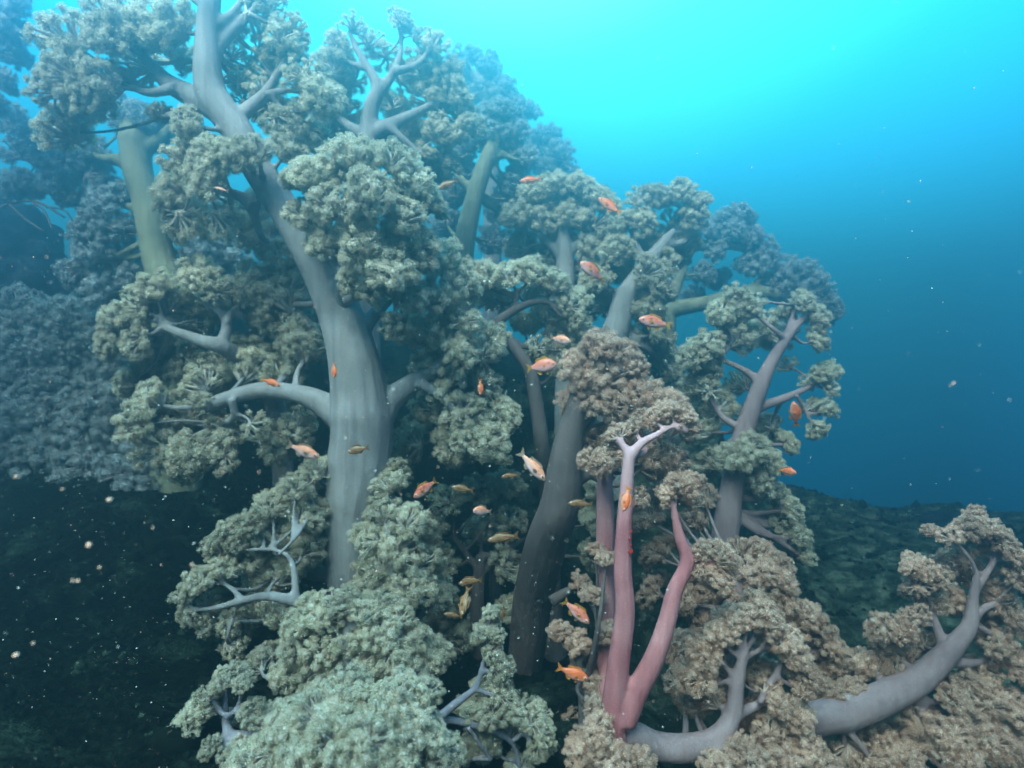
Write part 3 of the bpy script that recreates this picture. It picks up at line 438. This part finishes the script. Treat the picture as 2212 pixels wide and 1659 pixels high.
for x, y, z in zip(tx, ty, tz):
    h = rg.uniform(0.003, 0.011) * (1 + (2.5 if rg.random() < 0.05 else 0)); q = sv1 * (1 + 0.3 * np.sin(sv1[:, [1, 2, 0]] * rg.uniform(3, 7) + rg.random(3) * 6))
    mb.add(q * h * rg.uniform(0.5, 1.4, 3) + np.array([x, y, z]), sf1)
vs = np.vstack(mb.v); fs = mb.f
m, n, o_ = mat('turf'); gg = n.nodes.new('ShaderNodeNewGeometry'); t = noise(n, 5, gg.outputs['Position'], 5)
r_ = ramp(n, [(0.38, (0.003, 0.004, 0.003)), (0.58, (0.007, 0.012, 0.009)), (0.76, (0.05, 0.085, 0.06))]); d_ = n.nodes.new('ShaderNodeBsdfDiffuse')
n.links.new(t.outputs['Fac'], r_.inputs['Fac']); n.links.new(r_.outputs['Color'], d_.inputs['Color']); n.links.new(d_.outputs[0], o_.inputs['Surface'])
o = obj('coral_rubble', vs, fs, [m]); tag(o, 'dark algae covered rubble strewn over the reef slope', 'rubble', kind='stuff')
# ------------------------------------------------------------------ fish
def fish_mat(name, top, mid, belly, spots=(0.05, 0.02, 0.015), spot=0.0, stripe=0.0):
    m, n, o = mat(name); tc = n.nodes.new('ShaderNodeTexCoord'); sx = n.nodes.new('ShaderNodeSeparateXYZ'); n.links.new(tc.outputs['Object'], sx.inputs[0])
    mr = n.nodes.new('ShaderNodeMapRange'); mr.inputs['From Min'].default_value = -0.15; mr.inputs['From Max'].default_value = 0.15; n.links.new(sx.outputs['Z'], mr.inputs['Value'])
    r = ramp(n, [(0.15, belly), (0.45, mid), (0.75, top)]); n.links.new(mr.outputs['Result'], r.inputs['Fac']); col = r.outputs['Color']
    if spot:
        v = n.nodes.new('ShaderNodeTexVoronoi'); v.inputs['Scale'].default_value = 11; n.links.new(tc.outputs['Object'], v.inputs['Vector'])
        lt = n.nodes.new('ShaderNodeMath'); lt.operation = 'LESS_THAN'; lt.inputs[1].default_value = 0.30; n.links.new(v.outputs['Distance'], lt.inputs[0])
        g1 = n.nodes.new('ShaderNodeMath'); g1.operation = 'GREATER_THAN'; g1.inputs[1].default_value = 0.03; n.links.new(sx.outputs['Z'], g1.inputs[0])
        g2 = n.nodes.new('ShaderNodeMath'); g2.operation = 'LESS_THAN'; g2.inputs[1].default_value = 0.28; n.links.new(sx.outputs['X'], g2.inputs[0])
        a = n.nodes.new('ShaderNodeMath'); a.operation = 'MULTIPLY'; n.links.new(lt.outputs[0], a.inputs[0]); n.links.new(g1.outputs[0], a.inputs[1])
        b = n.nodes.new('ShaderNodeMath'); b.operation = 'MULTIPLY'; n.links.new(a.outputs[0], b.inputs[0]); n.links.new(g2.outputs[0], b.inputs[1])
        c = n.nodes.new('ShaderNodeMath'); c.operation = 'MULTIPLY'; c.inputs[1].default_value = spot; n.links.new(b.outputs[0], c.inputs[0])
        mx = n.nodes.new('ShaderNodeMixRGB'); n.links.new(c.outputs[0], mx.inputs[0]); n.links.new(col, mx.inputs[1]); mx.inputs[2].default_value = (*spots, 1); col = mx.outputs[0]
    if stripe:
        sn = n.nodes.new('ShaderNodeMath'); sn.operation = 'SINE'; ml = n.nodes.new('ShaderNodeMath'); ml.operation = 'MULTIPLY'; ml.inputs[1].default_value = 105; n.links.new(sx.outputs['Z'], ml.inputs[0]); n.links.new(ml.outputs[0], sn.inputs[0])
        gt = n.nodes.new('ShaderNodeMath'); gt.operation = 'GREATER_THAN'; gt.inputs[1].default_value = 0.35; n.links.new(sn.outputs[0], gt.inputs[0])
        mx = n.nodes.new('ShaderNodeMixRGB'); n.links.new(gt.outputs[0], mx.inputs[0]); n.links.new(col, mx.inputs[1]); mx.inputs[2].default_value = (0.30, 0.20, 0.11, 1); col = mx.outputs[0]
    p = n.nodes.new('ShaderNodeBsdfPrincipled'); p.inputs['Roughness'].default_value = 0.38; n.links.new(col, p.inputs['Base Color']); n.links.new(p.outputs[0], o.inputs['Surface'])
    return m
def fin_mat(name, col):
    m, n, o = mat(name); d = n.nodes.new('ShaderNodeBsdfDiffuse'); t = n.nodes.new('ShaderNodeBsdfTranslucent'); x = n.nodes.new('ShaderNodeMixShader'); tc = n.nodes.new('ShaderNodeTexCoord')
    wv = n.nodes.new('ShaderNodeTexWave'); wv.inputs['Scale'].default_value = 14; n.links.new(tc.outputs['Object'], wv.inputs['Vector']); r = ramp(n, [(0.2, tuple(c * 0.55 for c in col)), (0.7, col)]); n.links.new(wv.outputs['Fac'], r.inputs['Fac'])
    n.links.new(r.outputs['Color'], d.inputs['Color']); n.links.new(r.outputs['Color'], t.inputs['Color']); n.links.new(d.outputs[0], x.inputs[1]); n.links.new(t.outputs[0], x.inputs[2]); n.links.new(x.outputs[0], o.inputs['Surface']); return m
FM = {'spotted': (fish_mat('orange_spotted_skin', (0.66, 0.17, 0.11), (0.70, 0.27, 0.24), (0.70, 0.42, 0.47), spot=0.85), fin_mat('yellow_fin', (0.70, 0.42, 0.10))),
      'orange': (fish_mat('orange_skin', (0.72, 0.14, 0.05), (0.72, 0.19, 0.08), (0.70, 0.32, 0.24)), fin_mat('orange_fin', (0.95, 0.40, 0.10))),
      'pale': (fish_mat('pale_skin', (0.75, 0.28, 0.17), (0.72, 0.40, 0.36), (0.70, 0.50, 0.56), spot=0.35), fin_mat('pale_fin', (0.55, 0.42, 0.32))),
      'brown': (fish_mat('brown_striped_skin', (0.12, 0.05, 0.02), (0.28, 0.11, 0.04), (0.42, 0.22, 0.10), stripe=1), fin_mat('brown_fin', (0.40, 0.22, 0.10)))}
EW = simple('eye_ring', (0.95, 0.62, 0.52), 0.3); EB = simple('pupil_black', (0.01, 0.008, 0.008), 0.15, 0.6)
FC = {}
def fish_parts(kind, bend, deep):
    key = (kind, bend, deep)
    if key in FC: return FC[key]
    B = lambda p: (p[0], p[1] + bend * (p[0] - 0.35) ** 2 * (1 if p[0] < 0.35 else 0.3), p[2])
    st = [(.50,.008,.0),(.48,.032,-.002),(.44,.060,.0),(.38,.088,.004),(.30,.113,.008),(.20,.132,.010),(.08,.136,.008),(-.04,.120,.006),(-.14,.092,.004),(-.23,.062,.002),(-.30,.044,0),(-.345,.040,0)]
    vs = []; fs = []; ns = 18
    for (x, h, c) in st:
        h *= deep
        for j in range(ns):
            a = 2 * math.pi * j / ns; cy_, sz = math.cos(a), math.sin(a)
            vs.append(B((x, cy_ * (0.010 + h * 0.44) * (1 if x > -.2 else .7) * (0.35 if x == .50 else 1), c + sz * h)))
    for i in range(len(st) - 1):
        for j in range(ns): fs.append((i * ns + j, i * ns + (j + 1) % ns, (i + 1) * ns + (j + 1) % ns, (i + 1) * ns + j))
    fs.append(tuple(range(ns))[::-1]); fs.append(tuple(range((len(st) - 1) * ns, len(st) * ns)))
    res = [('body', vs, fs, FM[kind][0])]
    def fin(name, outline, y0=0.0, splay=0.0, th=0.004):
        n_ = len(outline); v = []
        for sgn in (1, -1):
            for (x, z) in outline: v.append(B((x, y0 + splay * abs(z) + sgn * th, z)))
        f = [tuple(range(n_)), tuple(range(n_, 2 * n_))[::-1]] + [(i, i + n_, (i + 1) % n_ + n_, (i + 1) % n_) for i in range(n_)]
        res.append((name, v, f, FM[kind][1]))
    fin('tail_fin', [(-.33,.034),(-.39,.075),(-.46,.125),(-.52,.150),(-.475,.070),(-.445,0),(-.475,-.070),(-.52,-.150),(-.46,-.125),(-.39,-.075),(-.33,-.034)])
    d = deep
    fin('dorsal_fin', [(.26,.108*d),(.21,.170*d),(.14,.190*d),(.04,.180*d),(-.05,.165*d),(-.12,.160*d),(-.19,.135*d),(-.18,.085*d),(-.10,.095*d),(.05,.125*d)])
    fin('anal_fin', [(.0,-.105*d),(-.04,-.175*d),(-.12,-.160*d),(-.18,-.115*d),(-.19,-.070*d),(-.10,-.085*d)])
    fin('pelvic_fin', [(.22,-.105*d),(.17,-.185*d),(.11,-.170*d),(.14,-.115*d)])
    for sgn in (1, -1):
        v = [(.24, sgn*.055, -.01), (.20, sgn*.075, .03), (.11, sgn*.105, .03), (.06, sgn*.120, -.01), (.10, sgn*.110, -.05), (.19, sgn*.075, -.045)]
        v2 = [(a, b + sgn * .006, c) for a, b, c in v]; n_ = 6
        f = [tuple(range(n_)), tuple(range(n_, 2 * n_))[::-1]] + [(i, i + n_, (i + 1) % n_ + n_, (i + 1) % n_) for i in range(n_)]
        res.append(('pectoral_fin', [B(q) for q in v + v2], f, FM[kind][1]))
    ev, ef = ico(2)
    for sgn in (1, -1):
        res.append(('eye', ev * np.array([.048, .018, .048]) + np.array(B((.385, sgn * (.010 + .083 * deep * .44), .022))), ef, EW))
        res.append(('pupil', ev * np.array([.026, .014, .026]) + np.array(B((.387, sgn * (.021 + .083 * deep * .44), .022))), ef, EB))
    out_ = []
    for nm, v, f, m_ in res:
        me = bpy.data.meshes.new(nm); me.from_pydata([tuple(q) for q in v], [], f); me.materials.append(m_)
        if nm in ('body', 'eye', 'pupil'): me.polygons.foreach_set('use_smooth', np.ones(len(me.polygons), dtype=bool))
        me.update(); out_.append((nm, me))
    FC[key] = out_; return out_
def fish(label, hx, hy, tx, ty, D, kind, out=0.0, bend=0.0, deep=1.0, roll=0.0):
    """head pixel, tail pixel, distance; out > 0 turns the head towards the viewer"""
    a = P(hx, hy, D); b = P(tx, ty, D); dv = a - b; L2 = np.linalg.norm(dv); dv = dv + np.array([0, -out * L2, 0]); L = np.linalg.norm(dv) * 0.97; deep *= 1.25
    x = unit(dv); up = np.array([0, 0, 1.0]) if abs(x[2]) < 0.9 else np.array([0.75, -0.3, 0.2])
    z = unit(up - x * np.dot(up, x)); y = np.cross(z, x)
    if roll: c_, s_ = math.cos(roll), math.sin(roll); y, z = c_ * y + s_ * z, -s_ * y + c_ * z
    root = bpy.data.objects.new('fish', None); C.objects.link(root); root.empty_display_size = 0.02
    root.matrix_world = Matrix.LocRotScale(Vector((a + b) / 2), Matrix(np.stack([x, y, z], 1).tolist()).to_quaternion(), Vector((L, L, L)))
    tag(root, label, 'fish', 'small fish hovering among the soft corals'); eye = None
    for nm, me in fish_parts(kind, bend, deep):
        o = bpy.data.objects.new(nm, me); C.objects.link(o); o.parent = eye if nm == 'pupil' else root
        if nm == 'eye': eye = o
FISH = [
 ('orange pink fish facing left at the skyline gap right of centre', 1378,689,1450,704,1.45,'spotted',0.1,0.1,1.05),
 ('deep bodied pale orange fish with big eye, facing right above the dark hollow', 1203,786,1138,796,1.2,'spotted',0.25,-0.1,1.35),
 ('small washed out fish facing right between two tan coral crowns', 1232,739,1188,728,1.3,'pale',0.5,0,1.15),
 ('spotted fish facing up left in front of the upright grey coral', 1252,566,1310,608,1.5,'spotted',0.1,-0.2,1.1),
 ('golden orange fish at the skyline, nose up to the left', 1292,427,1340,464,1.7,'orange',0,0.3,1.0),
 ('blurred orange fish beside the straight pale trunk', 1122,392,1170,386,1.9,'orange',0,0,0.9),
 ('dull olive fish near the edge of the big central crown', 944,408,990,390,1.7,'brown',0,0.2,0.9),
 ('orange red fish hanging head up over the right limb of the coral by open water', 1711,866,1724,926,1.55,'orange',0.2,-0.2,1.0),
 ('small orange fish turned towards the camera beside the lower right open water', 1716,1020,1686,1016,1.6,'orange',0.8,0,1.2),
 ('pale spotted fish diving to the right in front of the broad dim trunk', 1178,1038,1120,975,1.15,'pale',0.1,0.15,0.9),
 ('curved spotted orange fish diving left beside the thick grey trunk', 893,1076,948,1032,1.3,'spotted',0.0,0.6,0.95),
 ('small pale lavender fish with orange forehead facing left in the dark hollow', 1022,1100,1062,1108,1.2,'pale',0.6,0,1.3),
 ('dusky brown fish facing left below the dark coral bushes', 974,1052,1024,1060,1.5,'brown',0,0,0.85),
 ('long dull brown fish facing left in the middle of the dark hollow', 1052,1168,1122,1155,1.4,'brown',0,0.1,0.8),
 ('dark orange fish facing left behind the bare pink stem', 1226,1087,1282,1090,1.35,'brown',0,0,0.85),
 ('bright orange fish hanging head down in front of the bare pink stem', 1345,1106,1358,1050,1.1,'orange',0.1,0.1,1.0),
 ('bright orange and white fish diving right just left of the pink stems', 1272,1345,1218,1296,1.05,'spotted',0.2,-0.15,1.05),
 ('orange fish facing right low beside the foot of the pink stems', 1272,1466,1202,1444,1.1,'orange',0.1,0.1,1.05),
 ('curved golden brown fish at the bottom of the dark hollow', 990,1262,1044,1246,1.3,'brown',0,0.6,0.9),
 ('pale brown striped fish hanging head down in the dark hollow', 998,1328,1006,1268,1.25,'brown',0.4,0.3,1.0),
 ('dark striped fish facing left in front of the thick grey trunk', 750,977,798,966,1.35,'brown',0,0,1.05),
 ('long faint orange and silver fish left of the thick grey trunk', 692,988,616,960,1.55,'pale',0.1,0.1,0.9),
 ('small orange fish above the arching limb left of the thick trunk', 607,834,562,818,1.45,'orange',0.1,0.1,0.85),
 ('small dull orange fish hanging head down at the edge of the thick trunk', 722,818,720,782,1.45,'orange',0.1,0,1.1),
 ('small dim orange fish upright before the brown bushes right of the thick trunk', 1038,855,1037,818,1.5,'orange',0,0,0.9),
 ('faint dark brown fish under the pale diving fish', 1082,1030,1124,1026,1.6,'brown',0,0,0.8),
 ('faint brown fish lowest in the dark hollow', 958,1326,1000,1332,1.45,'brown',0,0,0.8),
 ('dull orange fish hanging head down by the knobbly coral column', 1070,1352,1092,1310,1.3,'brown',0.1,0.2,0.9),
 ('thin silver fish among the upper left clusters', 462,405,494,413,1.35,'pale',0.0,0,0.6),
]
for f_ in FISH: fish(*f_)
# red sponge patch on the pink stem
mb = MB(); v, f = ico(2); c0 = P(1360, 1168, 1.195)
for q in range(6):
    rr = random.uniform(0.002, 0.0045); mb.add(v * np.array([rr * 0.7, rr * 0.6, rr * 1.4]) + np.array([random.uniform(-.003, .003), 0, random.uniform(-.022, .022)]), f)
o = mb.build('encrusting_sponge', [simple('sponge_red', (0.55, 0.03, 0.02), 0.6)]); o.location = c0 + np.array([0, -0.013, 0]); tag(o, 'small red sponge crust on the taller pink stem', 'sponge')
# ------------------------------------------------------------------ drifting particles
mb = MB(); v, f = ico(1); rg = np.random.default_rng(5)
for q in range(2600):
    x, y = (rg.uniform(-100, 1500), rg.uniform(500, 1750)) if q % 3 else (rg.uniform(-100, 2300), rg.uniform(-50, 1750))
    D = rg.uniform(0.45, 1.35); rr = (rg.uniform(0.5, 1.5) ** 1.5 if q < 700 else rg.uniform(0.35, 0.8)) * D / F * 0.9
    mb.add(v * rr * rg.uniform(0.6, 1.5, 3) + P(x, y, D), f, 1 if rg.random() < 0.25 else 0)
for x, y, k in [(237,1080,6),(192,1178,5),(135,1057,3),(35,1030,4),(168,1255,4),(215,1226,3),(72,1390,3),(35,1415,6),(157,1255,3),(330,1140,2),(415,1220,3),(482,1021,2.5),(945,972,2),(2060,828,3),(2053,833,2),(560,1020,2.5)]:
    mb.add(v * (k * 0.5 / F) * rg.uniform(0.7, 1.3, 3) + P(x, y, 0.5), f, 1)
o = mb.build('marine_snow', [simple('particle_white', (0.9, 0.9, 0.85), 0.6), simple('particle_pink', (0.95, 0.55, 0.42), 0.6)]); tag(o, 'tiny pale particles drifting in the water', 'marine snow', kind='stuff')
# ------------------------------------------------------------------ haze (the water itself)
bpy.ops.mesh.primitive_cube_add(size=1); hz = bpy.context.object; hz.name = 'haze'; hz.data.name = 'haze'
hz.scale = (10.8, 8.9, 5.6); hz.location = (0, 3.35, -1.25)
tag(hz, 'blue green sea water around the corals', 'water', kind='stuff')
m, n, o = mat('sea_water'); pv = n.nodes.new('ShaderNodeVolumePrincipled')
pv.inputs['Color'].default_value = (0.15, 0.38, 0.56, 1); pv.inputs['Absorption Color'].default_value = (0.40, 0.62, 1.0, 1)
pv.inputs['Density'].default_value = 0.88; pv.inputs['Anisotropy'].default_value = 0.84
n.links.new(pv.outputs[0], o.inputs['Volume']); hz.data.materials.append(m)
